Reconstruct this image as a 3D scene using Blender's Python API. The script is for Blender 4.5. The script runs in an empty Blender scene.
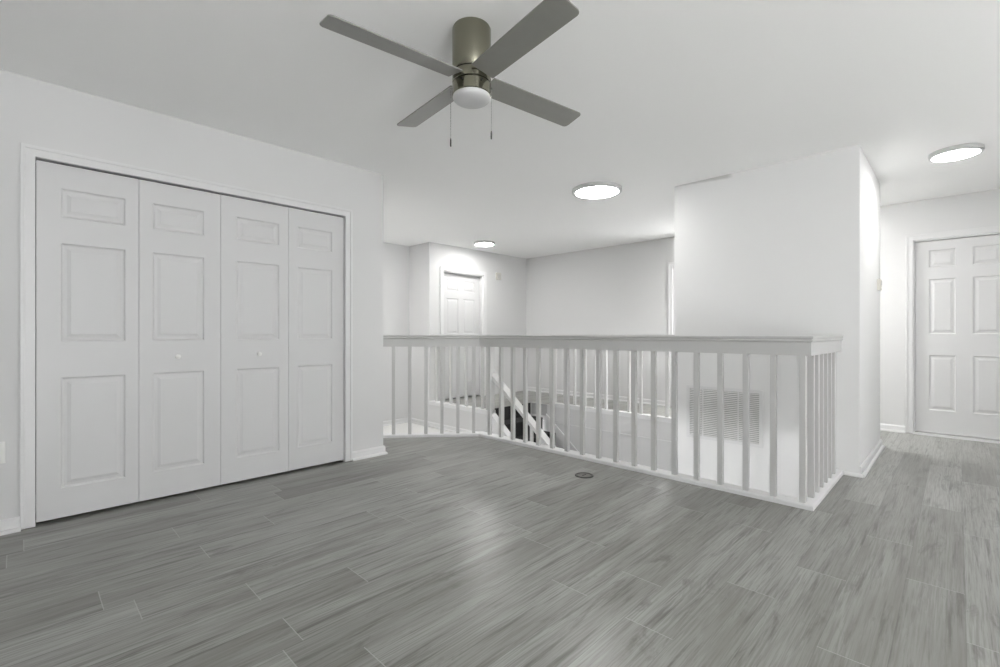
import bpy, bmesh, math
from mathutils import Vector, Matrix
C = bpy.context.scene
COL = C.collection
PI = math.pi

# ------------------------------------------------------------------ camera
YAW = math.radians(44.33)                      # heading, measured from the +X axis
cam_d = bpy.data.cameras.new('camera')
cam = bpy.data.objects.new('camera', cam_d); COL.objects.link(cam)
cam.location = (0, 0, 1.06)
cam.rotation_euler = (PI/2, 0, YAW - PI/2)
cam_d.sensor_width = 36.0
cam_d.lens = 36.0*469.15/1000.0
cam_d.clip_start = 0.02
C.camera = cam

# ------------------------------------------------------------------ world, daylight, exposure
SKY, GROUND, EAST = 8.0, 10.5, 11.0
sun_d = bpy.data.lights.new('sun', 'SUN'); sun_d.energy = 42.0; sun_d.angle = 0.02
sun = bpy.data.objects.new('sun', sun_d); COL.objects.link(sun)
sun.rotation_euler = (math.radians(36), 0, 0)      # added high sun through the daylight openings, bounced up off the floor
w = bpy.data.worlds.new('sky'); C.world = w; w.use_nodes = True
bg = w.node_tree.nodes['Background']
# overcast sky above, ground below the horizon brightened to lift the ceilings
_n = w.node_tree.nodes; _l = w.node_tree.links
_tc = _n.new('ShaderNodeTexCoord'); _sp = _n.new('ShaderNodeSeparateXYZ'); _mr = _n.new('ShaderNodeMapRange')
_l.new(_tc.outputs['Generated'], _sp.inputs[0]); _l.new(_sp.outputs[2], _mr.inputs['Value'])
_mr.inputs['From Min'].default_value = -0.04; _mr.inputs['From Max'].default_value = 0.04
_mr.inputs['To Min'].default_value = GROUND; _mr.inputs['To Max'].default_value = SKY
_me = _n.new('ShaderNodeMapRange'); _l.new(_sp.outputs[0], _me.inputs['Value'])      # sky boosted on the +X side to light the hall
_me.inputs['From Min'].default_value = 0.70; _me.inputs['From Max'].default_value = 0.90
_me.inputs['To Min'].default_value = 0.0; _me.inputs['To Max'].default_value = 1.0
_mg = _n.new('ShaderNodeMapRange'); _l.new(_sp.outputs[2], _mg.inputs['Value'])      # ... with the ground there dimmed to spare the hall ceiling
_mg.inputs['From Min'].default_value = -0.04; _mg.inputs['From Max'].default_value = 0.04
_mg.inputs['To Min'].default_value = 2.5-GROUND; _mg.inputs['To Max'].default_value = EAST
_mm = _n.new('ShaderNodeMath'); _mm.operation = 'MULTIPLY'
_l.new(_me.outputs[0], _mm.inputs[0]); _l.new(_mg.outputs[0], _mm.inputs[1])
_ad = _n.new('ShaderNodeMath'); _ad.operation = 'ADD'
_l.new(_mr.outputs[0], _ad.inputs[0]); _l.new(_mm.outputs[0], _ad.inputs[1])
_l.new(_ad.outputs[0], bg.inputs['Strength'])
bg.inputs['Color'].default_value = (0.985, 0.99, 1.0, 1)
C.view_settings.view_transform = 'Standard'
C.view_settings.look = 'None'
C.view_settings.exposure = 0.19
C.view_settings.gamma = 1.0
C.view_settings.use_curve_mapping = False

LAMPS = (30.0, 58.0, 80.0, 220.0, 112.0)      # strength of the ceiling light diffusers: stairwell, right hall, far hall, plus added unseen fill in the hall behind the block and over the landing

# ------------------------------------------------------------------ materials
def mat(name, col, rough=0.5, metal=0.0, spec=0.5, bump=0.0, bscale=200.0, var=0.0, vscale=3.0, emit=0.0):
    m = bpy.data.materials.new(name); m.use_nodes = True
    nt = m.node_tree; b = nt.nodes['Principled BSDF']
    b.inputs['Base Color'].default_value = (*col, 1)
    b.inputs['Roughness'].default_value = rough
    b.inputs['Metallic'].default_value = metal
    b.inputs['Specular IOR Level'].default_value = spec
    tc = nt.nodes.new('ShaderNodeTexCoord')
    if var > 0:
        n = nt.nodes.new('ShaderNodeTexNoise'); n.inputs['Scale'].default_value = vscale
        n.inputs['Detail'].default_value = 4
        nt.links.new(tc.outputs['Object'], n.inputs['Vector'])
        mx = nt.nodes.new('ShaderNodeMix'); mx.data_type = 'RGBA'
        mx.inputs['A'].default_value = (*[c*(1-var) for c in col], 1)
        mx.inputs['B'].default_value = (*[min(1, c*(1+var)) for c in col], 1)
        nt.links.new(n.outputs['Fac'], mx.inputs['Factor'])
        nt.links.new(mx.outputs['Result'], b.inputs['Base Color'])
    if bump > 0:
        n = nt.nodes.new('ShaderNodeTexNoise'); n.inputs['Scale'].default_value = bscale
        n.inputs['Detail'].default_value = 3
        nt.links.new(tc.outputs['Object'], n.inputs['Vector'])
        bp = nt.nodes.new('ShaderNodeBump'); bp.inputs['Strength'].default_value = bump
        bp.inputs['Distance'].default_value = 0.004
        nt.links.new(n.outputs['Fac'], bp.inputs['Height'])
        nt.links.new(bp.outputs['Normal'], b.inputs['Normal'])
    if emit > 0:
        b.inputs['Emission Color'].default_value = (*col, 1)
        b.inputs['Emission Strength'].default_value = emit
    return m

M = {}
M['wall'] = mat('wall_paint', (0.67, 0.67, 0.667), 0.75, spec=0.3, bump=0.05, bscale=120, var=0.008, vscale=1.2)
M['backwall'] = mat('bounce_cut_grey', (0.50, 0.50, 0.50), 0.8, spec=0.3, var=0.02)  # unseen walls toned down to cut bounce onto the railing and block
M['ceiling'] = mat('ceiling_paint', (0.95, 0.95, 0.945), 0.9, spec=0.2, bump=0.08, bscale=90, var=0.008, vscale=1.0)
M['trim'] = mat('trim_enamel', (0.74, 0.74, 0.74), 0.38, spec=0.4, var=0.005)
M['door'] = mat('door_enamel', (0.64, 0.64, 0.64), 0.42, spec=0.4, bump=0.03, bscale=60, var=0.006)
M['casing'] = mat('casing_enamel', (0.71, 0.71, 0.71), 0.4, spec=0.4, var=0.005)
M['rail'] = mat('railing_enamel', (0.575, 0.575, 0.567), 0.42, spec=0.4, var=0.006)
M['carpet'] = mat('landing_carpet', (0.78, 0.78, 0.76), 0.98, spec=0.1, bump=0.6, bscale=350, var=0.08, vscale=60)
M['stair'] = mat('dark_stair_carpet', (0.035, 0.035, 0.035), 0.9, spec=0.2, bump=0.4, bscale=300, var=0.25, vscale=80)
M['nickel'] = mat('brushed_nickel', (0.27, 0.26, 0.205), 0.16, metal=1.0, var=0.03, vscale=40)
M['blade'] = mat('fan_blade', (0.25, 0.248, 0.23), 0.3, spec=0.5, var=0.06, vscale=25)
M['black'] = mat('black_plastic', (0.012, 0.012, 0.012), 0.6)
M['dark'] = mat('closet_shade', (0.03, 0.03, 0.03), 0.9)  # near-black colour stands in for the shade inside the closet
M['globe'] = mat('opal_glass', (0.60, 0.60, 0.605), 0.45, spec=0.3)
M['chrome'] = mat('chrome', (0.62, 0.62, 0.61), 0.2, metal=1.0)
M['lightrim'] = mat('light_rim_metal', (0.62, 0.62, 0.62), 0.35, metal=0.6)
M['plastic'] = mat('white_plastic', (0.78, 0.78, 0.76), 0.4)
M['beige'] = mat('beige_plastic', (0.62, 0.60, 0.55), 0.5)
M['greyplastic'] = mat('grey_plastic', (0.45, 0.45, 0.45), 0.5)
M['grille'] = mat('grille_enamel', (0.74, 0.74, 0.73), 0.5)
M['duct'] = mat('duct_filter', (0.42, 0.42, 0.42), 0.9, var=0.1, vscale=30)
M['bronze'] = mat('dark_bronze', (0.075, 0.075, 0.068), 0.4, metal=0.6, var=0.1, vscale=50)
for _i in range(5): M['lamp%d' % _i] = mat('lamp_diffuser', (1.0, 0.99, 0.975), 0.5, emit=LAMPS[_i])
M['lower'] = mat('lower_floor_tile', (0.7, 0.7, 0.68), 0.5, var=0.05)

def glass_mat():
    m = bpy.data.materials.new('window_glass'); m.use_nodes = True
    nt = m.node_tree; b = nt.nodes['Principled BSDF']
    b.inputs['Base Color'].default_value = (1, 1, 1, 1)
    b.inputs['Roughness'].default_value = 0.0
    b.inputs['Transmission Weight'].default_value = 1.0
    b.inputs['IOR'].default_value = 1.02
    return m
M['glass'] = glass_mat()

def floor_mat():
    m = bpy.data.materials.new('grey_vinyl_plank'); m.use_nodes = True
    nt = m.node_tree; N = nt.nodes; L = nt.links; b = N['Principled BSDF']
    def math_(op, a, bb=None, c=None):
        n = N.new('ShaderNodeMath'); n.operation = op
        for i, v in enumerate((a, bb, c)):
            if v is None: continue
            if isinstance(v, (int, float)): n.inputs[i].default_value = v
            else: L.new(v, n.inputs[i])
        return n.outputs[0]
    def mixc(f, A, B, blend='MIX'):
        n = N.new('ShaderNodeMix'); n.data_type = 'RGBA'; n.blend_type = blend
        for k, v in (('Factor', f), ('A', A), ('B', B)):
            s = n.inputs[k] if k == 'Factor' else [i for i in n.inputs if i.name == k and i.type == 'RGBA'][0]
            if isinstance(v, tuple): s.default_value = (*v, 1)
            elif isinstance(v, (int, float)): s.default_value = v
            else: L.new(v, s)
        return [o for o in n.outputs if o.type == 'RGBA'][0]
    tc = N.new('ShaderNodeTexCoord'); sp = N.new('ShaderNodeSeparateXYZ')
    L.new(tc.outputs['Object'], sp.inputs[0])
    x, y = sp.outputs[0], sp.outputs[1]
    PW, PL = 0.182, 1.22
    ry = math_('DIVIDE', math_('ADD', y, 10.03), PW)
    row = math_('FLOOR', ry); fy = math_('FRACT', ry)
    wn = N.new('ShaderNodeTexWhiteNoise'); wn.noise_dimensions = '1D'; L.new(row, wn.inputs['W'])
    rx = math_('ADD', math_('DIVIDE', math_('ADD', x, 20.0), PL), wn.outputs['Value'])
    colm = math_('FLOOR', rx); fx = math_('FRACT', rx)
    cid = N.new('ShaderNodeCombineXYZ'); L.new(row, cid.inputs[0]); L.new(colm, cid.inputs[1])
    wp = N.new('ShaderNodeTexWhiteNoise'); wp.noise_dimensions = '3D'; L.new(cid.outputs[0], wp.inputs['Vector'])
    rnd = wp.outputs['Value']
    # grain coordinates: stretched along the plank, shifted per plank
    def grain(sx, sy, scale, detail, rough, dist=0.0, off=0.0):
        cv = N.new('ShaderNodeCombineXYZ')
        L.new(math_('MULTIPLY', x, sx), cv.inputs[0])
        L.new(math_('MULTIPLY', y, sy), cv.inputs[1])
        L.new(math_('ADD', math_('MULTIPLY', rnd, 37.0), off), cv.inputs[2])
        n = N.new('ShaderNodeTexNoise'); n.inputs['Scale'].default_value = scale
        n.inputs['Detail'].default_value = detail; n.inputs['Roughness'].default_value = rough
        n.inputs['Distortion'].default_value = dist
        L.new(cv.outputs[0], n.inputs['Vector'])
        return n.outputs['Fac']
    def ramp(v, lo, hi):
        n = N.new('ShaderNodeMapRange'); n.inputs['From Min'].default_value = lo; n.inputs['From Max'].default_value = hi
        n.clamp = True; L.new(v, n.inputs['Value']); return n.outputs[0]
    g1 = grain(0.8, 5.0, 1.6, 3, 0.5, 0.3)                  # broad tone
    g2 = grain(2.6, 95.0, 1.7, 3, 0.6, 0.0, 5.0)            # fine fibres
    g3 = grain(1.3, 26.0, 1.5, 6, 0.66, 0.30, 11.0)          # long dark streaks
    g4 = grain(1.7, 6.5, 1.3, 6, 0.68, 0.9, 23.0)           # knots and blotches
    c = mixc(ramp(g1, 0.32, 0.68), (0.215, 0.213, 0.193), (0.355, 0.360, 0.340))
    c = mixc(math_('MULTIPLY', ramp(rnd, 0.35, 1.0), 0.50), c, (0.41, 0.418, 0.400))
    c = mixc(math_('MULTIPLY', ramp(rnd, 0.40, 0.0), 0.35), c, (0.165, 0.163, 0.150))
    c = mixc(math_('MULTIPLY', ramp(g2, 0.42, 0.64), 0.52), c, (0.150, 0.144, 0.126))
    c = mixc(math_('MULTIPLY', ramp(g3, 0.53, 0.67), 0.68), c, (0.092, 0.089, 0.078))
    c = mixc(math_('MULTIPLY', ramp(g4, 0.58, 0.70), 0.62), c, (0.100, 0.096, 0.085))
    c = mixc(math_('MULTIPLY', ramp(g4, 0.42, 0.30), 0.25), c, (0.40, 0.405, 0.395))
    # seams between planks
    ey = math_('MINIMUM', fy, math_('SUBTRACT', 1.0, fy))
    ex = math_('MINIMUM', fx, math_('SUBTRACT', 1.0, fx))
    sy_ = math_('LESS_THAN', ey, 0.006); sx_ = math_('LESS_THAN', ex, 0.0014)
    c = mixc(math_('MULTIPLY', sy_, 0.35), c, (0.10, 0.10, 0.098))
    c = mixc(math_('MULTIPLY', sx_, 0.6), c, (0.48, 0.48, 0.47))
    L.new(c, b.inputs['Base Color'])
    r = N.new('ShaderNodeMapRange'); L.new(g1, r.inputs['Value'])
    r.inputs['To Min'].default_value = 0.285; r.inputs['To Max'].default_value = 0.33
    L.new(r.outputs[0], b.inputs['Roughness'])
    b.inputs['Specular IOR Level'].default_value = 0.42
    bp = N.new('ShaderNodeBump'); bp.inputs['Strength'].default_value = 0.06; bp.inputs['Distance'].default_value = 0.003
    L.new(g2, bp.inputs['Height']); L.new(bp.outputs['Normal'], b.inputs['Normal'])
    return m
M['floor'] = floor_mat()

def vent_wall_mat():
    # painted wall with a long grey wedge close to the ceiling
    m = mat('wall_paint_wedge', (0.67, 0.67, 0.667), 0.75, spec=0.3, bump=0.05, bscale=120)
    nt = m.node_tree; N = nt.nodes; L = nt.links; b = N['Principled BSDF']
    tc = N.new('ShaderNodeTexCoord'); sp = N.new('ShaderNodeSeparateXYZ'); L.new(tc.outputs['Object'], sp.inputs[0])
    def mr(v, a, bb, c=0.0, d=1.0):
        n = N.new('ShaderNodeMapRange'); n.clamp = True; L.new(v, n.inputs['Value'])
        n.inputs['From Min'].default_value = a; n.inputs['From Max'].default_value = bb
        n.inputs['To Min'].default_value = c; n.inputs['To Max'].default_value = d
        return n.outputs[0]
    def mul(a, c):
        n = N.new('ShaderNodeMath'); n.operation = 'MULTIPLY'; L.new(a, n.inputs[0]); L.new(c, n.inputs[1]); return n.outputs[0]
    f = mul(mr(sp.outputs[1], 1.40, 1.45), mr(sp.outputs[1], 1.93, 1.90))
    # lower edge of the wedge drops to the left
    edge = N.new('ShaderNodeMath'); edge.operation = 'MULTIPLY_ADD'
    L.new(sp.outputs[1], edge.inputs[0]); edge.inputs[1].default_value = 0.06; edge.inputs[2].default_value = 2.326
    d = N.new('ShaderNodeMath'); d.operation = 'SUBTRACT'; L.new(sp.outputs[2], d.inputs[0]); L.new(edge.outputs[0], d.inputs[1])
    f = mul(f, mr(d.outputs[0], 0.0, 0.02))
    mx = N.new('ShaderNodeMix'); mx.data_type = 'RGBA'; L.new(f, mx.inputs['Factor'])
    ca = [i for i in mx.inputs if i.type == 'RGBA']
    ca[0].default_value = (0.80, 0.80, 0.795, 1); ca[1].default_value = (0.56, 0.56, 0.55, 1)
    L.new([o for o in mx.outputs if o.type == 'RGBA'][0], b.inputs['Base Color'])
    return m
M['wall_wedge'] = vent_wall_mat()

# ------------------------------------------------------------------ mesh helpers
class MB:
    """collects shapes in world coordinates, then links them as one mesh object"""
    def __init__(s): s.v = []; s.f = []; s.smooth = []
    def face(s, pts, sm=False):
        i = len(s.v); s.v += [tuple(p) for p in pts]; s.f.append(list(range(i, i+len(pts)))); s.smooth.append(sm)
    def mesh(s, verts, faces, sm=False):
        i = len(s.v); s.v += [tuple(p) for p in verts]
        for f in faces: s.f.append([i+k for k in f]); s.smooth.append(sm)
        return s
    def box(s, x0, x1, y0, y1, z0, z1):
        vs = [(x, y, z) for x in (x0, x1) for y in (y0, y1) for z in (z0, z1)]
        return s.mesh(vs, [(0,1,3,2),(4,6,7,5),(0,4,5,1),(2,3,7,6),(0,2,6,4),(1,5,7,3)])
    def hexa(s, bottom, top):
        n = len(bottom)
        f = [tuple(range(n))[::-1], tuple(range(n, 2*n))] + [(i, (i+1) % n, n+(i+1) % n, n+i) for i in range(n)]
        return s.mesh(list(bottom)+list(top), f)
    def sweep(s, prof, path, closed_profile=True):
        """prof: list of (out, z); path: list of (origin point2d, outward mitre vector2d)"""
        vs = []
        for (o, mv) in path:
            for (d, z) in prof: vs.append((o[0]+mv[0]*d, o[1]+mv[1]*d, z))
        n = len(prof); fs = []
        for k in range(len(path)-1):
            for i in range(n):
                j = (i+1) % n
                fs.append((k*n+i, k*n+j, (k+1)*n+j, (k+1)*n+i))
        fs.append(tuple(range(n))[::-1]); fs.append(tuple((len(path)-1)*n+i for i in range(n)))
        return s.mesh(vs, fs)
    def lathe(s, prof, c, seg=48, sm=True):
        vs = []; fs = []
        n = len(prof)
        for k in range(seg):
            a = 2*PI*k/seg
            for (r, z) in prof: vs.append((c[0]+r*math.cos(a), c[1]+r*math.sin(a), c[2]+z))
        for k in range(seg):
            for i in range(n-1):
                a, b = k*n+i, ((k+1) % seg)*n+i
                fs.append((a, b, b+1, a+1))
        return s.mesh(vs, fs, sm)
    def tube(s, pts, r, seg=8):
        vs = []; fs = []
        for i, p in enumerate(pts):
            p = Vector(p); d = (Vector(pts[min(i+1, len(pts)-1)])-Vector(pts[max(i-1, 0)])).normalized()
            u = d.orthogonal().normalized(); v = d.cross(u)
            for k in range(seg):
                a = 2*PI*k/seg; vs.append(tuple(p+u*r*math.cos(a)+v*r*math.sin(a)))
        for i in range(len(pts)-1):
            for k in range(seg):
                fs.append((i*seg+k, i*seg+(k+1) % seg, (i+1)*seg+(k+1) % seg, (i+1)*seg+k))
        fs.append(tuple(range(seg))[::-1]); fs.append(tuple((len(pts)-1)*seg+k for k in range(seg)))
        return s.mesh(vs, fs, True)
    def build(s, name, material, parent=None, bevel=0.0, origin=None):
        o0 = Vector(origin) if origin else Vector((0, 0, 0))
        base = Vector((0, 0, 0)); q = parent
        while q is not None: base += q.location; q = q.parent
        me = bpy.data.meshes.new(name)
        bm = bmesh.new()
        off = base+o0 if origin is None else o0
        vs = [bm.verts.new(Vector(p)-off) for p in s.v]
        for f, sm in zip(s.f, s.smooth):
            try: fc = bm.faces.new([vs[i] for i in f]); fc.smooth = sm
            except ValueError: pass
        bmesh.ops.remove_doubles(bm, verts=bm.verts, dist=1e-6)
        bmesh.ops.recalc_face_normals(bm, faces=bm.faces)
        bm.to_mesh(me); bm.free()
        if any(s.smooth): me.set_sharp_from_angle(angle=math.radians(38))
        me.materials.append(material)
        ob = bpy.data.objects.new(name, me); COL.objects.link(ob)
        if parent is not None: ob.parent = parent; ob.location = off-base
        elif origin is not None: ob.location = o0
        if bevel > 0:
            bv = ob.modifiers.new('edge', 'BEVEL'); bv.width = bevel; bv.segments = 2; bv.limit_method = 'ANGLE'
            bv.angle_limit = math.radians(40)
        return ob

def tag(o, label=None, cat=None, group=None, kind=None):
    if label: o['label'] = label
    if cat: o['category'] = cat
    if group: o['group'] = group
    if kind: o['kind'] = kind
    return o
def empty(name, loc, label, cat, group=None, kind=None):
    o = bpy.data.objects.new(name, None); COL.objects.link(o); o.location = loc; o.empty_display_size = 0.1
    return tag(o, label, cat, group, kind)
def struct(name, mb, m, label, cat, bevel=0.0):
    o = mb.build(name, m, bevel=bevel); return tag(o, label, cat, kind='structure')

# ------------------------------------------------------------------ key dimensions (metres)
CEIL = 2.455
YL = 3.62            # closet wall, facing -Y
XL = 2.235           # its outer corner
XB = -1.3            # wall behind the camera
YW = -2.6            # unseen wall with the added daylight openings
XR = 3.305           # our side of the long railing
YR = 0.618           # our side of the return railing
XE, YE0, YE1, XE1 = 4.34, 0.522, 1.926, 5.62      # the wall block with the return-air grille
XD = 6.60            # far side of the hall
YC = 5.76            # hall end wall with a door
XN = 4.36            # near edge of the far hall / stair side
XF = 5.50            # far fascia under the hall balustrade
YA = 6.29            # alcove back wall
LOW = -2.75
LOWIN = (-2.3, -1.6)      # opening added in the unseen lower room to light the stairwell

# ------------------------------------------------------------------ setting
f = MB()
f.box(XB, XR+0.10, YW, YL+0.02, -0.25, 0.0)
f.box(XB, XL-0.02, YL+0.02, 4.9, -0.25, 0.0)
f.hexa([(XL-0.02, YL+0.02, -0.25), (XR+0.10, YL+0.02, -0.25), (XR+0.10, 3.50, -0.25), (3.32, 3.53, -0.25), (XL-0.02, 4.615, -0.25)],
       [(XL-0.02, YL+0.02, 0), (XR+0.10, YL+0.02, 0), (XR+0.10, 3.50, 0), (3.32, 3.53, 0), (XL-0.02, 4.615, 0)]) if False else None
f.hexa([(XL-0.02, YL+0.02, -0.25), (3.23, YL+0.02, -0.25), (XL-0.02, 4.61, -0.25)],
       [(XL-0.02, YL+0.02, 0), (3.23, YL+0.02, 0), (XL-0.02, 4.61, 0)])
f.box(XR+0.10, XE1, YW, YE0, -0.25, 0.0)
f.box(XR+0.10, XE, YE0, YR+0.09, -0.25, 0.0)
f.box(XE1, XD+0.1, YW, YE0, -0.25, 0.0)
f.box(XF+0.02, XD+0.1, YE0, YC+0.1, -0.25, 0.0)
f.box(XN+0.02, XF+0.02, 4.71, YC+0.12, -0.25, 0.0)
f.box(XN+0.02, XD+0.1, YC+0.12, YC+0.34, -0.25, -0.002)
struct('floor', f, M['floor'], 'grey wood-look plank floor running through the room and hall', 'floor')
c = MB().box(XB-0.1, XD+0.3, YW-0.1, YA+0.2, CEIL, CEIL+0.12)
struct('ceiling', c, M['ceiling'], 'flat white painted ceiling over the room and hall', 'ceiling')

OX0, OX1, OH = 0.060, 1.873, 2.026          # closet opening
wl = MB()
wl.box(XB, OX0, YL, YL+0.12, 0, CEIL)
wl.box(OX1, XL, YL, YL+0.12, 0, CEIL)
wl.box(OX0, OX1, YL, YL+0.12, OH, CEIL)
wl.box(XL-0.12, XL, YL+0.12, YA, LOW, CEIL)
struct('wall_left', wl, M['wall'], 'white wall around the closet opening', 'wall')
cl = MB()
cl.box(OX0-0.2, XL-0.125, YL+0.7, YL+0.74, 0, CEIL)
cl.box(OX0-0.2, XL-0.125, YL+0.13, YL+0.7, 0.0005, 0.004)
cl.box(OX0-0.24, OX0-0.2, YL+0.12, YL+0.74, 0, CEIL)
struct('wall_closet', cl, M['dark'], 'inside of the closet, coloured near-black for shade, behind the folding doors', 'wall')
struct('wall_back', MB().box(XB-0.12, XB, YW, YA, -0.25, CEIL), M['backwall'], 'wall behind the viewpoint, toned grey to cut bounced light', 'wall')
wf = MB()
wx0, wx1, wx2, wx3, wz0, wz1 = -1.0, 0.5, 2.95, 3.5, 0.05, 2.3  # two openings added out of view to let daylight fill the room
wf.box(XB, wx0, YW-0.12, YW, 0, CEIL); wf.box(wx1, wx2, YW-0.12, YW, 0, CEIL); wf.box(wx3, XD+0.1, YW-0.12, YW, 0, CEIL)
for a_, b_ in ((wx0, wx1), (wx2, wx3)): wf.box(a_, b_, YW-0.12, YW, 0, wz0); wf.box(a_, b_, YW-0.12, YW, wz1, CEIL)
struct('wall_front', wf, M['backwall'], 'grey wall with two tall openings added for daylight to the right of the viewpoint', 'wall')

# block with the grille: shaft of the stairwell continues downwards
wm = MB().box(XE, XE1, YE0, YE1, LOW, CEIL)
struct('wall_middle', wm, M['wall_wedge'], 'white wall block with the return-air grille at the railing end', 'wall')

# far side of the hall: glazed opening hidden behind the block edge, door on the right
GY0, GY1, GH = 2.58, 2.955, 2.03
FY0, FY1, FH = -0.430, 0.344, 2.04
wr = MB()
wr.box(XD, XD+0.12, YW, FY0, 0, CEIL)
wr.box(XD, XD+0.12, FY0, FY1, FH, CEIL)
wr.box(XD, XD+0.12, FY1, GY0, 0, CEIL)
wr.box(XD, XD+0.12, GY0, GY1, GH, CEIL)
wr.box(XD, XD+0.12, GY1, YC+0.12, 0, CEIL)
wr.box(XD+0.12, XD+0.16, FY0-0.1, FY1+0.1, -0.2, CEIL)  # unseen backing added behind the door to stop light leaking round it
struct('wall_right', wr, M['wall'], 'long white wall on the far side of the hall', 'wall')
CX0, CX1, CH = 4.62, 5.49, 2.045
wc = MB()
wc.box(XN+0.10, CX0, YC, YC+0.12, 0, CEIL); wc.box(CX1, XD, YC, YC+0.12, 0, CEIL)
wc.box(CX0, CX1, YC, YC+0.12, CH, CEIL)
wc.box(XN+0.1, XD+0.1, YC+0.30, YC+0.34, 0, CEIL); wc.box(XD, XD+0.1, YC+0.12, YC+0.30, 0, CEIL)  # unseen enclosure added behind the door to keep its gap dark
struct('wall_far', wc, M['wall'], 'white end wall of the far hall around the distant door', 'wall')
ws = MB()
ws.box(XN, XN+0.10, 4.50, YC, LOW, 0.0)
ws.box(XN, XN+0.10, YC, YA, LOW, CEIL)
struct('wall_alcove', ws, M['wall'], 'white side wall of the carpeted landing below the far hall', 'wall')
struct('wall_alcove_back', MB().box(XL-0.1, XN+0.08, YA+0.0005, YA+0.12, LOW, CEIL), M['wall'], 'white back wall of the carpeted landing', 'wall')
sw = MB()
sw.box(XF, XF+0.018, YE1, 4.72, -0.245, 0.0)
struct('trim_1', sw, M['wall'], 'white board along the edge of the far hall floor', 'trim')
sl = MB()
sl.box(XF+0.004, XF+0.1, YE1, 5.0, LOW, -0.25)
sl.box(XF-0.009, XF+0.004, YE1+0.001, 4.0, -0.262, -0.246)
sl.box(XR+0.02, XR+0.10, 3.30, 3.60, LOW, -0.25)
sl.box(0.4, XR+0.10, 3.30, 3.36, LOW, -0.25); sl.box(0.4, XR+0.10, YR-0.10, YR-0.04, LOW, -0.25)
for z0_, z1_ in ((LOW, LOWIN[0]), (LOWIN[1], -0.25)): sl.box(0.4, 0.5, YR-0.10, 3.36, z0_, z1_)  # end wall split around the unseen opening added for stairwell light
sl.box(XR+0.10, XE, YR-0.02, YR+0.09, LOW, -0.25)
struct('wall_stairwell', sl, M['wall'], 'white lower walls lining the stairwell', 'wall')
struct('landing_floor', MB().box(XL, XN, 4.70, YA, -0.60, -0.355), M['carpet'], 'pale grey carpeted landing behind the left railing', 'landing')
struct('lower_floor', MB().box(0.4, XF+0.1, YR-0.1, YA, LOW-0.1, LOW), M['lower'], 'ground floor at the foot of the stairwell', 'floor')

# baseboards
def board(mb, p0, p1, nrm, h=0.074, t=0.014, shoe=0.016):
    """p0,p1 xy; nrm outward xy"""
    def q(d, z0, z1):
        a, b = Vector(p0), Vector(p1); n = Vector(nrm)
        return a, b, n
    prof = [(0, 0), (t+shoe, 0), (t+shoe, 0.010), (t+shoe*0.6, 0.018), (t, 0.020), (t, h-0.012), (t*0.5, h), (0, h)]
    mb.sweep(prof, [(p0, nrm), (p1, nrm)])
    return mb
b1 = MB(); board(b1, (XB, YL), (0.004, YL), (0, -1)); struct('baseboard_left', b1, M['trim'], 'white baseboard left of the closet casing', 'baseboard')
b2 = MB()
prof = [(0, 0), (0.030, 0), (0.030, 0.010), (0.023, 0.019), (0.014, 0.021), (0.014, 0.062), (0.007, 0.074), (0, 0.074)]
b2.sweep(prof, [((1.933, YL), (0, -1)), ((XL, YL), (1, -1)), ((XL, 4.50), (1, 0))])
struct('baseboard_closet', b2, M['trim'], 'white baseboard wrapping the wall corner right of the closet', 'baseboard')
b3 = MB()
b3.sweep(prof, [((XE, YE0), (-0.02, -1)), ((XE1, YE0), (1, -1)), ((XE1, YE1), (1, 0))])
sh = [(0, 0), (0.020, 0), (0.018, 0.010), (0.008, 0.020), (0, 0.022)]
b3.sweep(sh, [((XE, YR+0.0), (-1, 0)), ((XE, YE0-0.012), (-1, -0.6))])
struct('baseboard_middle', b3, M['trim'], 'white baseboard around the foot of the wall block', 'baseboard')
b4 = MB()
b4.sweep(prof, [((XD, GY0-0.07), (-1, 0)), ((XD, FY1+0.062), (-1, 0))])
b4.sweep(prof, [((XD, YC), (-1, 0)), ((XD, GY1+0.075), (-1, 0))])
struct('baseboard_right', b4, M['trim'], 'white baseboard along the far hall wall', 'baseboard')
b5 = MB()
b5.sweep(prof, [((XN, YA), (-1, 0)), ((XN, 4.70), (-1, 0))])
b5.sweep(prof, [((XL, YA), (0, -1)), ((XN, YA), (0, -1))])
for i, vtx in enumerate(b5.v): b5.v[i] = (vtx[0], vtx[1], vtx[2]-0.355)
struct('baseboard_alcove', b5, M['trim'], 'white baseboard around the carpeted landing', 'baseboard')

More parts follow.
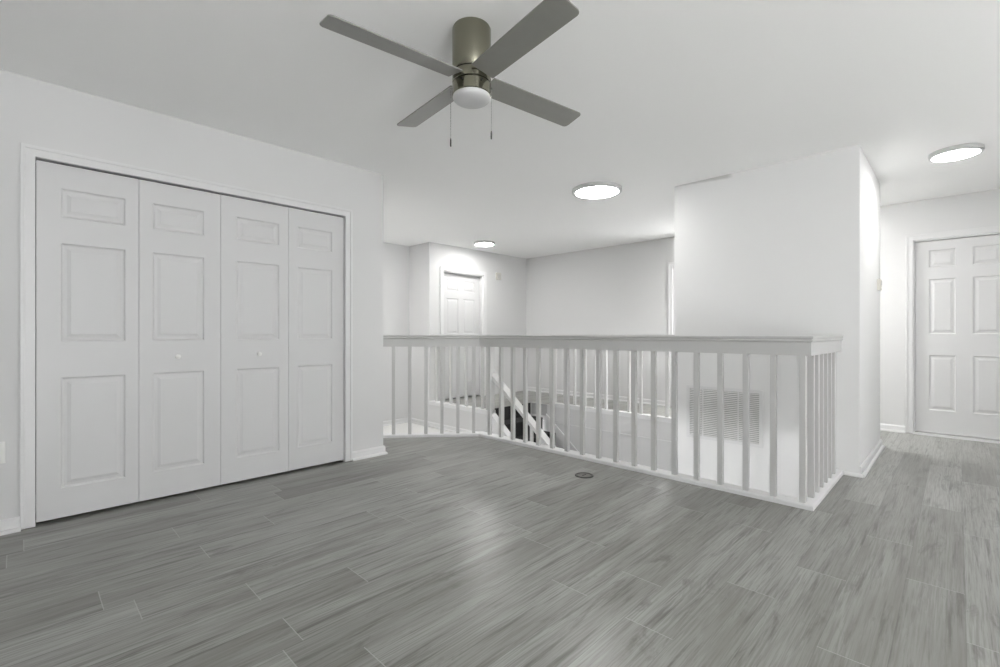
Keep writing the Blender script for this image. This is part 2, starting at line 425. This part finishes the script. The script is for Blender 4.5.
# casings
def casing(name, axis, plane, a0, a1, ztop, wdt, side, label, thick=0.016, zfoot=0.006, jamb=0.10):
    """axis 'x': opening runs along x at y = plane; side = outward sign of the room side"""
    mb = MB()
    def prism(quad):          # quad in (a,z): thickness outward with a stepped face
        def pt(a, z, d):
            return (a, plane+side*d, z) if axis == 'x' else (plane+side*d, a, z)
        mb.hexa([pt(a, z, 0) for a, z in quad], [pt(a, z, thick) for a, z in quad])
    def bead(quad):
        def pt(a, z, d):
            return (a, plane+side*d, z) if axis == 'x' else (plane+side*d, a, z)
        mb.hexa([pt(a, z, thick*0.9) for a, z in quad], [pt(a, z, thick*1.35) for a, z in quad])
    k = wdt*0.68
    prism([(a0-wdt, zfoot), (a0, zfoot), (a0, ztop), (a0-wdt, ztop+wdt)])
    prism([(a1, zfoot), (a1+wdt, zfoot), (a1+wdt, ztop+wdt), (a1, ztop)])
    prism([(a0, ztop), (a1, ztop), (a1+wdt, ztop+wdt), (a0-wdt, ztop+wdt)])
    bead([(a0-wdt, zfoot), (a0-k, zfoot), (a0-k, ztop+k), (a0-wdt, ztop+wdt)])
    bead([(a1+k, zfoot), (a1+wdt, zfoot), (a1+wdt, ztop+wdt), (a1+k, ztop+k)])
    bead([(a0-k, ztop+k), (a1+k, ztop+k), (a1+wdt, ztop+wdt), (a0-wdt, ztop+wdt)])
    # jamb lining inside the opening
    def bx(u0, u1, d0, d1, z0, z1):
        p0, p1 = sorted((plane+side*d0, plane+side*d1))
        if axis == 'x': mb.box(u0, u1, p0, p1, z0, z1)
        else: mb.box(p0, p1, u0, u1, z0, z1)
    return mb, bx
mb, bx = casing('t', 'x', YL, OX0, OX1, OH, 0.059, -1, '')
struct('trim_2', mb, M['casing'], 'white casing framing the closet opening', 'trim', bevel=0.002)
mb, bx = casing('t', 'x', YC, CX0, CX1, CH, 0.062, -1, '')
bx(CX0, CX0+0.018, 0.0, -0.11, 0, CH); bx(CX1-0.018, CX1, 0.0, -0.11, 0, CH); bx(CX0, CX1, 0.0, -0.11, CH-0.018, CH)
struct('trim_3', mb, M['casing'], 'white casing framing the distant hall door', 'trim', bevel=0.002)
mb, bx = casing('t', 'y', XD, FY0, FY1, FH, 0.060, -1, '', zfoot=0.008)
bx(FY1-0.015, FY1, 0.0, -0.10, 0, FH); bx(FY0, FY0+0.015, 0.0, -0.10, 0, FH); bx(FY0, FY1, 0.0, -0.10, FH-0.015, FH)
struct('trim_4', mb, M['casing'], 'white casing framing the door at the right edge', 'trim', bevel=0.002)
mb, bx = casing('t', 'y', XD, GY0, GY1, GH, 0.060, -1, '', zfoot=0.0)
struct('trim_5', mb, M['casing'], 'white casing of the bright glazed opening beside the wall block', 'trim', bevel=0.002)

# ------------------------------------------------------------------ panelled doors
def panel_door(mb, place, wdt, z0, z1, thick, panels, rec=0.009, slope=0.030):
    """place(a, d, z) -> world point; a along the door, d depth behind the front face"""
    As = sorted({0.0, wdt} | {p[0] for p in panels} | {p[1] for p in panels})
    Zs = sorted({z0, z1} | {p[2] for p in panels} | {p[3] for p in panels})
    def inpanel(a, z): return any(p[0] < a < p[1] and p[2] < z < p[3] for p in panels)
    for i in range(len(As)-1):
        for j in range(len(Zs)-1):
            if not inpanel((As[i]+As[i+1])/2, (Zs[j]+Zs[j+1])/2):
                mb.face([place(As[i], 0, Zs[j]), place(As[i+1], 0, Zs[j]), place(As[i+1], 0, Zs[j+1]), place(As[i], 0, Zs[j+1])])
    for (a0, a1, b0, b1) in panels:
        rings = []
        for ins, d in ((0, 0), (0.006, rec*0.75), (0.012, rec), (0.012+slope*0.45, rec*0.80), (0.012+slope, 0.0015)):
            rings.append([place(a0+ins, d, b0+ins), place(a1-ins, d, b0+ins), place(a1-ins, d, b1-ins), place(a0+ins, d, b1-ins)])
        for r0, r1 in zip(rings, rings[1:]):
            for k in range(4): mb.face([r0[k], r0[(k+1) % 4], r1[(k+1) % 4], r1[k]])
        mb.face(rings[-1])
    # edges and back
    P = lambda a, d, z: place(a, d, z)
    mb.face([P(0, thick, z0), P(wdt, thick, z0), P(wdt, thick, z1), P(0, thick, z1)])
    mb.face([P(0, 0, z0), P(wdt, 0, z0), P(wdt, thick, z0), P(0, thick, z0)])
    mb.face([P(0, 0, z1), P(wdt, 0, z1), P(wdt, thick, z1), P(0, thick, z1)])
    mb.face([P(0, 0, z0), P(0, thick, z0), P(0, thick, z1), P(0, 0, z1)])
    mb.face([P(wdt, 0, z0), P(wdt, thick, z0), P(wdt, thick, z1), P(wdt, 0, z1)])
    return mb

# closet: two bifold pairs
YDF = 3.634
seams = [OX0+0.002, 0.5165, 0.9675, 1.424, OX1-0.002]
def knob(parent, x, y, z, d=(0, -1)):
    mb = MB(); pr = [(0.0, 0.0), (0.010, 0.0), (0.010, 0.003), (0.007, 0.005), (0.006, 0.010), (0.012, 0.014), (0.016, 0.020), (0.0155, 0.025), (0.010, 0.029), (0.0, 0.030)]
    mb.lathe(pr, (0, 0, 0), 24)
    mb.v = [(x+v[0], y-v[2], z+v[1]) for v in mb.v]
    return mb.build('knob', M['plastic'], parent)
for k, (nm, lb) in enumerate((('door_1', 'left folding pair of white panelled closet doors'), ('door_2', 'right folding pair of white panelled closet doors'))):
    root = empty(nm, (seams[2*k], YDF, 0), lb, 'door', kind='structure')
    for j in (0, 1):
        x0, x1 = seams[2*k+j]+0.0012, seams[2*k+j+1]-0.0012
        mb = MB(); wd = x1-x0
        a0, a1 = 0.100, wd-0.065
        if (k, j) in ((0, 1), (1, 1)): a0, a1 = 0.068, wd-0.098
        if k == 1 and j == 0: a0, a1 = 0.098, wd-0.066
        panel_door(mb, lambda a, d, z, x0=x0: (x0+a, YDF+d, z), wd, 0.018, 2.0165, 0.030,
                   [(a0, a1, 1.718, 1.882), (a0, a1, 1.015, 1.572), (a0, a1, 0.182, 0.810)])
        leaf = mb.build('door_leaf', M['door'], root)
        if (k, j) == (0, 1): knob(leaf, 0.716, YDF, 0.910)
        if (k, j) == (1, 0): knob(leaf, 1.210, YDF, 0.912)
    tr = MB()
    tr.box(seams[2*k]+0.01, seams[2*k+2]-0.004, YDF+0.008, YDF+0.024, 2.015, 2.022)
    tr.build('track_hanger', M['black'], root)

# distant hall door
def six(wd, z0, z1, st=0.112, mul=0.108):
    pw = (wd-2*st-mul)/2; out = []
    for a in (st, st+pw+mul):
        out += [(a, a+pw, z0+1.725, z0+1.905), (a, a+pw, z0+1.035, z0+1.605), (a, a+pw, z0+0.245, z0+0.815)]
    return out
def lever(parent, p, axis):
    mb = MB(); mb.lathe([(0, 0), (0.026, 0), (0.026, 0.006), (0.012, 0.010), (0.011, 0.030), (0.024, 0.040), (0.028, 0.052), (0.022, 0.064), (0, 0.068)], (0, 0, 0), 24)
    if axis == 'y': mb.v = [(p[0]+v[0], p[1]-v[2], p[2]+v[1]) for v in mb.v]
    else: mb.v = [(p[0]-v[2], p[1]+v[0], p[2]+v[1]) for v in mb.v]
    return mb.build('door_knob', M['chrome'], parent)
root = empty('door_3', (CX0+0.02, YC+0.075, 0), 'distant white panelled door at the end of the far hall', 'door', kind='structure')
wd = CX1-CX0-0.042
mb = MB(); panel_door(mb, lambda a, d, z: (CX0+0.021+a, YC+0.075+d, z), wd, 0.02, 2.022, 0.035, six(wd, 0.02, 2.02))
lf = mb.build('door_leaf', M['door'], root); lever(lf, (CX0+0.021+wd-0.065, YC+0.075, 0.93), 'y')
# right door
root = empty('door_4', (XD+0.025, FY0+0.02, 0), 'white panelled door on the far hall wall at the right edge', 'door', kind='structure')
wd = FY1-FY0-0.034
mb = MB(); panel_door(mb, lambda a, d, z: (XD+0.022+d, FY1-0.017-a, z), wd, 0.030, 2.020, 0.035, six(wd, 0.02, 2.02, 0.108, 0.121))
lf = mb.build('door_leaf', M['door'], root); lever(lf, (XD+0.022, FY1-0.017-wd+0.065, 0.93), 'x')
th = MB().box(XD-0.018, XD+0.08, FY0, FY1, 0.0, 0.022); th.build('threshold', M['trim'], root)
# glazed opening
root = empty('window_1', (XD+0.05, GY0, 0), 'bright full-height glazed opening just visible beside the wall block', 'window', kind='structure')
fr = MB()
for y0, y1 in ((GY0, GY0+0.05), (GY1-0.05, GY1)): fr.box(XD+0.01, XD+0.10, y0, y1, 0, GH)
fr.box(XD+0.01, XD+0.10, GY0+0.05, GY1-0.05, GH-0.05, GH); fr.box(XD+0.01, XD+0.10, GY0+0.05, GY1-0.05, 0, 0.06)
fr.build('window_frame', M['trim'], root)
MB().box(XD+0.052, XD+0.058, GY0+0.05, GY1-0.05, 0.06, GH-0.05).build('pane', M['glass'], root)

# ------------------------------------------------------------------ railings
RT = 1.044           # top of the hand rail
def rail_profile(wd=0.092, top=RT, drop=0.118):
    """(out, z) with out = 0 on our face, negative towards the stairwell"""
    fz = top-drop; cz = top-0.030
    pts = [(0.0, fz), (0.0, cz-0.010), (0.004, cz-0.006), (0.009, cz-0.001), (0.010, cz+0.004), (0.005, cz+0.008), (0.005, cz+0.011), (0.011, cz+0.016),
            (0.012, top-0.006), (0.009, top), (-wd-0.009, top), (-wd-0.012, top-0.006), (-wd-0.011, cz+0.016), (-wd-0.005, cz+0.008), (-wd-0.010, cz+0.002), (-wd, cz-0.010), (-wd, fz)]
    return [(d-0.014, z) for d, z in pts]
PK = [(0.0, 0.0), (0.0, 0.022), (-0.006, 0.028), (-0.105, 0.028), (-0.105, -0.25), (-0.10, -0.25), (-0.098, 0.0)]
def baluster_mesh(h0, h1, s=0.028):
    mb = MB().box(-s/2, s/2, -s/2, s/2, h0, h1); return mb
rail = empty('stair_railing', (XR, YR, 0), 'white wooden railing with square balusters around our side of the stairwell', 'railing')
DT0, DTS = 0.051, 0.1637      # first baluster and spacing on the diagonal run
# corner of the two straight runs and the mitre to the diagonal run
A0 = (XL, 4.459); A = (XR, 3.535); B = (XR, YR); D = (XE, YR)
# outward normals: diagonal faces (-1,-1)/sqrt2, long run faces -X, return faces -Y
nd = Vector((-0.6537, -0.7568)); dd = Vector((-0.7568, 0.6537)); nl = Vector((-1, 0)); nr = Vector((0, -1))
def mitre(a, b): return tuple((a+b)/(1+a.dot(b)))
dl = mitre(nd, nl); lr = mitre(nl, nr)
runs = [('diagonal', [(A0, (0.0, -1/0.7568)), (A, dl)]), ('long', [(A, dl), (B, lr)]), ('return', [(B, lr), (D, (0, -1))])]
rp = rail_profile()
for nm, path in runs:
    MB().sweep(rp, path).build('handrail', M['rail'], rail)
for nm, path in runs:
    MB().sweep(PK, path).build('base_rail', M['trim'], rail)
bal_h0, bal_h1 = 0.028, RT-0.118+0.004
inset = 0.046
proto = None
def baluster(parent, x, y, z0, z1, rot=0.0, cache={}, s=0.034):
    key = (round(z0, 3), round(z1, 3), s)
    if key not in cache:
        o = MB().box(-s/2, s/2, -s/2, s/2, z0, z1).build('baluster', M['rail'], None, bevel=0.0015)
        cache[key] = o
    else:
        o = cache[key].copy(); COL.objects.link(o)
    o.parent = parent
    o.location = Vector((x, y, 0))-parent.location
    o.rotation_euler = (0, 0, rot)
    return o
# diagonal run
for k in range(8):
    p = Vector(A)-nd*inset+dd*(DT0+DTS*k)
    if p.x < XL+0.03: break
    baluster(rail, p.x, p.y, bal_h0, bal_h1, math.atan2(dd.y, dd.x))
# long run
for k in range(18):
    y = 3.419-0.1611*k
    baluster(rail, XR+inset, y, bal_h0, bal_h1)
# return run
for k in range(1, 7):
    baluster(rail, XR+inset+0.14*k, YR+inset, bal_h0, bal_h1)

# far hall balustrade, stair side
hall = empty('hall_railing', (XN, 4.6, 0), 'white balustrade along the far hall above the carpeted landing, with the sloping stair handrail', 'railing')
HN = Vector((XN, 0))
MB().sweep(rail_profile(0.085), [((XN, YC), (-1, 0)), ((XN, 4.50), (-1, 0))]).build('handrail', M['rail'], hall)
MB().box(XN-0.012, XN+0.10, 4.44, YC, -0.02, 0.035).build('base_rail', M['trim'], hall)
nw = MB().box(XN+0.0, XN+0.085, 4.44, 4.525, 0.0, 1.046)
nw.build('newel_post', M['rail'], hall, bevel=0.004)
for k in range(7):
    y = 4.63+0.168*k
    if y < YC-0.05: baluster(hall, XN+0.042, y, 0.03, bal_h1)
# stairs: rise and run
RISE, RUN, NST = 0.196, 0.242, 11
SL = 0.81      # slope of the boards
YT = 4.715
def slope_prism(mb, x0, x1, y0, y1, zt0, th):
    """a board falling in -Y from y0 to y1, top at zt0 for y0, vertical thickness th"""
    zt1 = zt0-(y0-y1)*SL
    mb.hexa([(x0, y0, zt0-th), (x1, y0, zt0-th), (x1, y1, zt1-th), (x0, y1, zt1-th)],
            [(x0, y0, zt0), (x1, y0, zt0), (x1, y1, zt1), (x0, y1, zt1)])
    return mb
# second balustrade over the fascia
hall2 = empty('hall_railing', (XF, 2.0, 0), 'white balustrade on the far hall edge, in front of the distant blank wall', 'railing')
MB().sweep(rail_profile(0.085), [((XF, 4.33), (-1, 0)), ((XF, YE1), (-1, 0))]).build('handrail', M['rail'], hall2)
MB().box(XF-0.012, XF+0.09, YE1, 4.30, -0.02, 0.035).build('base_rail', M['trim'], hall2)
MB().box(XF, XF+0.085, 4.27, 4.355, 0.0, 1.046).build('newel_post', M['rail'], hall2, bevel=0.004)
for k in range(14):
    y = 2.04+0.171*k
    if y < 4.25: baluster(hall2, XF+0.042, y, 0.03, bal_h1)

# staircase down from the far hall
st = empty('staircase', (XN, YT, 0), 'dark carpeted staircase descending beyond the railing with white stringers', 'stairs')
for k in range(NST):
    y1 = YT-RUN*k; z1 = -RISE*k
    mb = MB().box(XN+0.102, XF-0.020, y1-RUN-0.02, y1, z1-RISE-0.03, z1-RISE)      # tread
    mb.build('tread', M['stair'], st, bevel=0.006)
    MB().box(XN+0.102, XF-0.020, y1-0.012, min(y1+0.010, YT-0.006), z1-RISE, z1-(0.031 if k else 0.006)).build('riser', M['stair'], st)
sg = MB(); slope_prism(sg, XN, XN+0.098, 4.43, 1.94, -0.01, 0.56); sg.build('stringer', M['trim'], st)
sg = MB(); slope_prism(sg, XF-0.018, XF+0.0, 4.40, 1.95, -0.135, 0.34); sg.build('stringer', M['trim'], st)
MB().box(XF-0.004, XF+0.002, 4.39, 4.68, -0.17, 0.0).build('side_panel', M['greyplastic'], st)
hr = MB(); slope_prism(hr, XN+0.004, XN+0.092, 4.43, 1.95, 0.511, 0.046); slope_prism(hr, XN-0.010, XN+0.099, 4.43, 1.95, 0.534, 0.026)
hr.build('stair_handrail', M['rail'], st, bevel=0.003)
for y in (4.255, 4.065, 3.755, 3.585, 3.35, 3.18, 2.95, 2.72, 2.5, 2.27, 2.05):
    d = (4.45-y)*SL
    MB().box(XN+0.025, XN+0.059, y-0.017, y+0.017, 0.02-d, 0.500-d).build('baluster', M['rail'], st)
# wall under the stair on the landing side
struct('wall_under_stair', MB().hexa([(XN+0.004, 4.495, LOW), (XN+0.05, 4.495, LOW), (XN+0.05, 1.93, LOW), (XN+0.004, 1.93, LOW)],
       [(XN+0.004, 4.495, -0.51), (XN+0.05, 4.495, -0.51), (XN+0.05, 1.93, -0.51-(4.495-1.93)*SL), (XN+0.004, 1.93, -0.51-(4.495-1.93)*SL)]),
       M['wall'], 'white wall below the stair stringer', 'wall')

# ------------------------------------------------------------------ ceiling fan
FX, FY = 1.4475, 1.5955
fan = empty('ceiling_fan', (FX, FY, CEIL), 'brushed nickel ceiling fan with four grey blades and pull chains', 'ceiling fan')
r = 0.0885
MB().lathe([(0, 0), (r-0.004, 0), (r-0.004, -0.006), (r, -0.008), (r, -0.198), (r-0.003, -0.203), (0, -0.203)], (FX, FY, CEIL), 64).build('motor_housing', M['nickel'], fan)
MB().lathe([(0, -0.203), (r-0.009, -0.203), (r-0.009, -0.208), (0, -0.208)], (FX, FY, CEIL), 64).build('shadow_gap_ring', M['black'], fan)
MB().lathe([(0, -0.208), (r-0.002, -0.208), (r, -0.210), (r, -0.250), (r-0.002, -0.252), (0, -0.252)], (FX, FY, CEIL), 64).build('blade_hub', M['nickel'], fan)
MB().lathe([(0, -0.252), (r-0.009, -0.252), (r-0.009, -0.256), (0, -0.256)], (FX, FY, CEIL), 64).build('shadow_gap_ring', M['black'], fan)
kit = MB().lathe([(0, -0.256), (r-0.002, -0.256), (r, -0.258), (r, -0.306), (r-0.003, -0.309), (0, -0.309)], (FX, FY, CEIL), 64).build('light_kit', M['nickel'], fan)
gp = [(0, -0.309), (r-0.004, -0.309), (r-0.003, -0.314)]
for k in range(0, 10):
    a = k/9*PI/2; gp.append((0.0 if k == 9 else (r-0.003)*math.cos(a)**0.5, -0.318-0.020*math.sin(a)))
MB().lathe(gp, (FX, FY, CEIL), 64).build('globe', M['globe'], fan)
for ang in (200, 258, 318, 20):
    a = math.radians(ang)
    p = Vector((FX+r*math.cos(a), FY+r*math.sin(a), CEIL-0.270)); d = Vector((math.cos(a), math.sin(a), 0))
    MB().tube([p-d*0.004, p+d*0.005], 0.0045, 10).build('screw', M['black'], kit)
def blade(ang, L1, pitch=math.radians(-12)):
    L0, W, T, rc = 0.087, 0.128, 0.006, 0.022
    out = [(L0, -W/2*0.92), (L1-rc, -W/2)]
    for k in range(1, 7):
        a = -PI/2+k/6*PI/2; out.append((L1-rc+rc*math.cos(a), -W/2+rc+rc*math.sin(a)))
    for k in range(0, 7):
        a = k/6*PI/2; out.append((L1-rc+rc*math.cos(a), W/2-rc+rc*math.sin(a)))
    out.append((L0, W/2*0.92))
    R = Matrix.Rotation(math.radians(ang), 4, 'Z') @ Matrix.Rotation(pitch, 4, 'X')
    c0 = Vector((FX, FY, CEIL-0.232))
    mb = MB()
    mb.hexa([c0+R @ Vector((a, b, -T/2)) for a, b in out], [c0+R @ Vector((a, b, T/2)) for a, b in out])
    return mb.build('blade', M['blade'], fan, bevel=0.0012)
for ang, L1 in ((84.0, 0.625), (172.5, 0.668), (260.5, 0.630), (352.0, 0.672)): blade(ang, L1)
# pull chains
rx = Vector((math.sin(YAW), -math.cos(YAW), 0))
for sgn, off, zend in ((-1, 0.096, 1.932), (1, 0.090, 1.966)):
    p = Vector((FX, FY, 0))+rx*sgn*off
    p0 = Vector((FX, FY, 0))+rx*sgn*(r-0.004)
    mb = MB().tube([(p0.x, p0.y, 2.185), (p.x, p.y, 2.183), (p.x, p.y, 2.175), (p.x, p.y, zend+0.02)], 0.0011, 6)
    z = 2.17
    while z > zend+0.024:
        mb.lathe([(0, 0.0022), (0.0018, 0.0012), (0.0018, -0.0012), (0, -0.0022)], (p.x, p.y, z), 6); z -= 0.007
    ch = mb.build('pull_chain', M['chrome'], fan)
    MB().lathe([(0, 0.024), (0.0022, 0.022), (0.0034, 0.012), (0.0034, -0.012), (0.002, -0.016), (0, -0.017)], (p.x, p.y, zend), 12).build('chain_pull', M['bronze'], ch)

# ------------------------------------------------------------------ ceiling lights
def disc_light(x, y, rad, label, lm):
    root = empty('ceiling_light', (x, y, CEIL), label, 'ceiling light', 'round flush ceiling lights')
    MB().lathe([(0, 0), (rad, 0), (rad, -0.028), (rad-0.005, -0.034), (rad*0.875, -0.035), (rad*0.865, -0.030), (0, -0.030)], (x, y, CEIL), 72).build('rim', M['lightrim'], root)
    MB().lathe([(0, -0.0305), (rad*0.86, -0.0305), (rad*0.86, -0.033), (rad*0.80, -0.037), (0, -0.038)], (x, y, CEIL), 72).build('diffuser', M[lm], root)
    return root
disc_light(3.90, 2.50, 0.236, 'large lit round ceiling light over the stairwell, nearest the middle of the photo', 'lamp0')
disc_light(5.00, 0.015, 0.155, 'lit round ceiling light near the right edge, above the hall to the right door', 'lamp1')
disc_light(4.98, 5.20, 0.160, 'small distant lit round ceiling light in front of the far hall door', 'lamp2')
disc_light(6.08, 1.70, 0.160, 'added fill light, a round ceiling disc out of view behind the wall block', 'lamp3')  # unseen lamp added to brighten the far hall wall
disc_light(2.85, 5.35, 0.160, 'added fill light, an unseen round ceiling disc over the carpeted landing, behind the closet', 'lamp4')  # unseen lamp added to brighten the landing walls

# ------------------------------------------------------------------ return-air grille
vy0, vy1, vz0, vz1 = 1.165, 1.808, 0.103, 0.582
g = empty('air_grille', (XE, (vy0+vy1)/2, vz0), 'white louvred return-air grille on the wall block behind the balusters', 'air vent')
fm = 0.028
mb = MB()
mb.box(XE-0.010, XE-0.001, vy0, vy0+fm, vz0, vz1); mb.box(XE-0.010, XE-0.001, vy1-fm, vy1, vz0, vz1)
mb.box(XE-0.010, XE-0.001, vy0+fm, vy1-fm, vz0, vz0+fm); mb.box(XE-0.010, XE-0.001, vy0+fm, vy1-fm, vz1-fm, vz1)
mb.build('frame', M['trim'], g, bevel=0.002)
MB().box(XE-0.003, XE-0.0006, vy0+fm, vy1-fm, vz0+fm, vz1-fm).build('filter', M['duct'], g)
for yy in (1.36, 1.51, 1.66):
    MB().box(XE-0.011, XE-0.004, yy-0.005, yy+0.005, vz0+fm, vz1-fm).build('divider', M['trim'], g)
n = 26
for k in range(n):
    z = vz0+fm+(k+0.5)*(vz1-vz0-2*fm)/n
    o = MB().hexa([(XE-0.010, vy0+fm, z-0.0045), (XE-0.0035, vy0+fm, z+0.0025), (XE-0.0035, vy1-fm, z+0.0025), (XE-0.010, vy1-fm, z-0.0045)],
                  [(XE-0.010, vy0+fm, z-0.0025), (XE-0.0035, vy0+fm, z+0.0045), (XE-0.0035, vy1-fm, z+0.0045), (XE-0.010, vy1-fm, z-0.0025)])
    o.build('slat', M['grille'], g)

# ------------------------------------------------------------------ small fittings
fo = empty('floor_outlet', (2.945, 1.998, 0), 'small round dark cover set into the plank floor beside the railing', 'floor outlet')
MB().lathe([(0.052, 0.0005), (0.070, 0.0005), (0.068, 0.004), (0.062, 0.006), (0.054, 0.005), (0.052, 0.0005)], (2.945, 1.998, 0), 48).build('ring', M['bronze'], fo)
MB().lathe([(0, 0.0005), (0.052, 0.0005), (0.051, 0.0035), (0, 0.0035)], (2.945, 1.998, 0), 48).build('lid', mat('aged_bronze', (0.16, 0.155, 0.145), 0.45, metal=0.3, var=0.2, vscale=60), fo)
MB().box(2.945-0.022, 2.945+0.022, 1.998-0.003, 1.998+0.003, 0.0034, 0.0048).build('slot', M['black'], fo)

ol = empty('wall_outlet', (-0.0895, YL, 0.43), 'white outlet plate on the wall left of the closet', 'outlet')
MB().box(-0.127, -0.052, YL-0.006, YL-0.0005, 0.373, 0.488).build('cover_plate', M['plastic'], ol, bevel=0.003)
for zc in (0.408, 0.452):
    MB().box(-0.106, -0.072, YL-0.009, YL-0.005, zc-0.015, zc+0.015).build('socket', M['plastic'], ol, bevel=0.002)

tp = empty('thermostat', (5.41, YE0, 1.52), 'small white wall control near the end of the brightly lit wall face', 'thermostat')
MB().box(5.37, 5.45, YE0-0.028, YE0-0.0005, 1.450, 1.545).build('body', M['beige'], tp, bevel=0.004)
MB().box(5.385, 5.435, YE0-0.031, YE0-0.027, 1.495, 1.530).build('display', M['greyplastic'], tp)
MB().box(5.385, 5.435, YE0-0.031, YE0-0.027, 1.463, 1.478).build('button', M['plastic'], tp)

db = empty('door_chime', (5.84, YC, 2.06), 'small beige box on the wall beside the distant hall door', 'chime')
MB().box(5.785, 5.895, YC-0.035, YC-0.0005, 2.0, 2.12).build('body', M['beige'], db, bevel=0.006)
MB().lathe([(0, 0), (0.026, 0), (0.022, 0.006), (0, 0.006)], (0, 0, 0), 24)
gd = MB()
for k in range(4): gd.box(5.805, 5.875, YC-0.038, YC-0.034, 2.022+0.018*k, 2.030+0.018*k)
gd.build('sound_slots', M['greyplastic'], db)
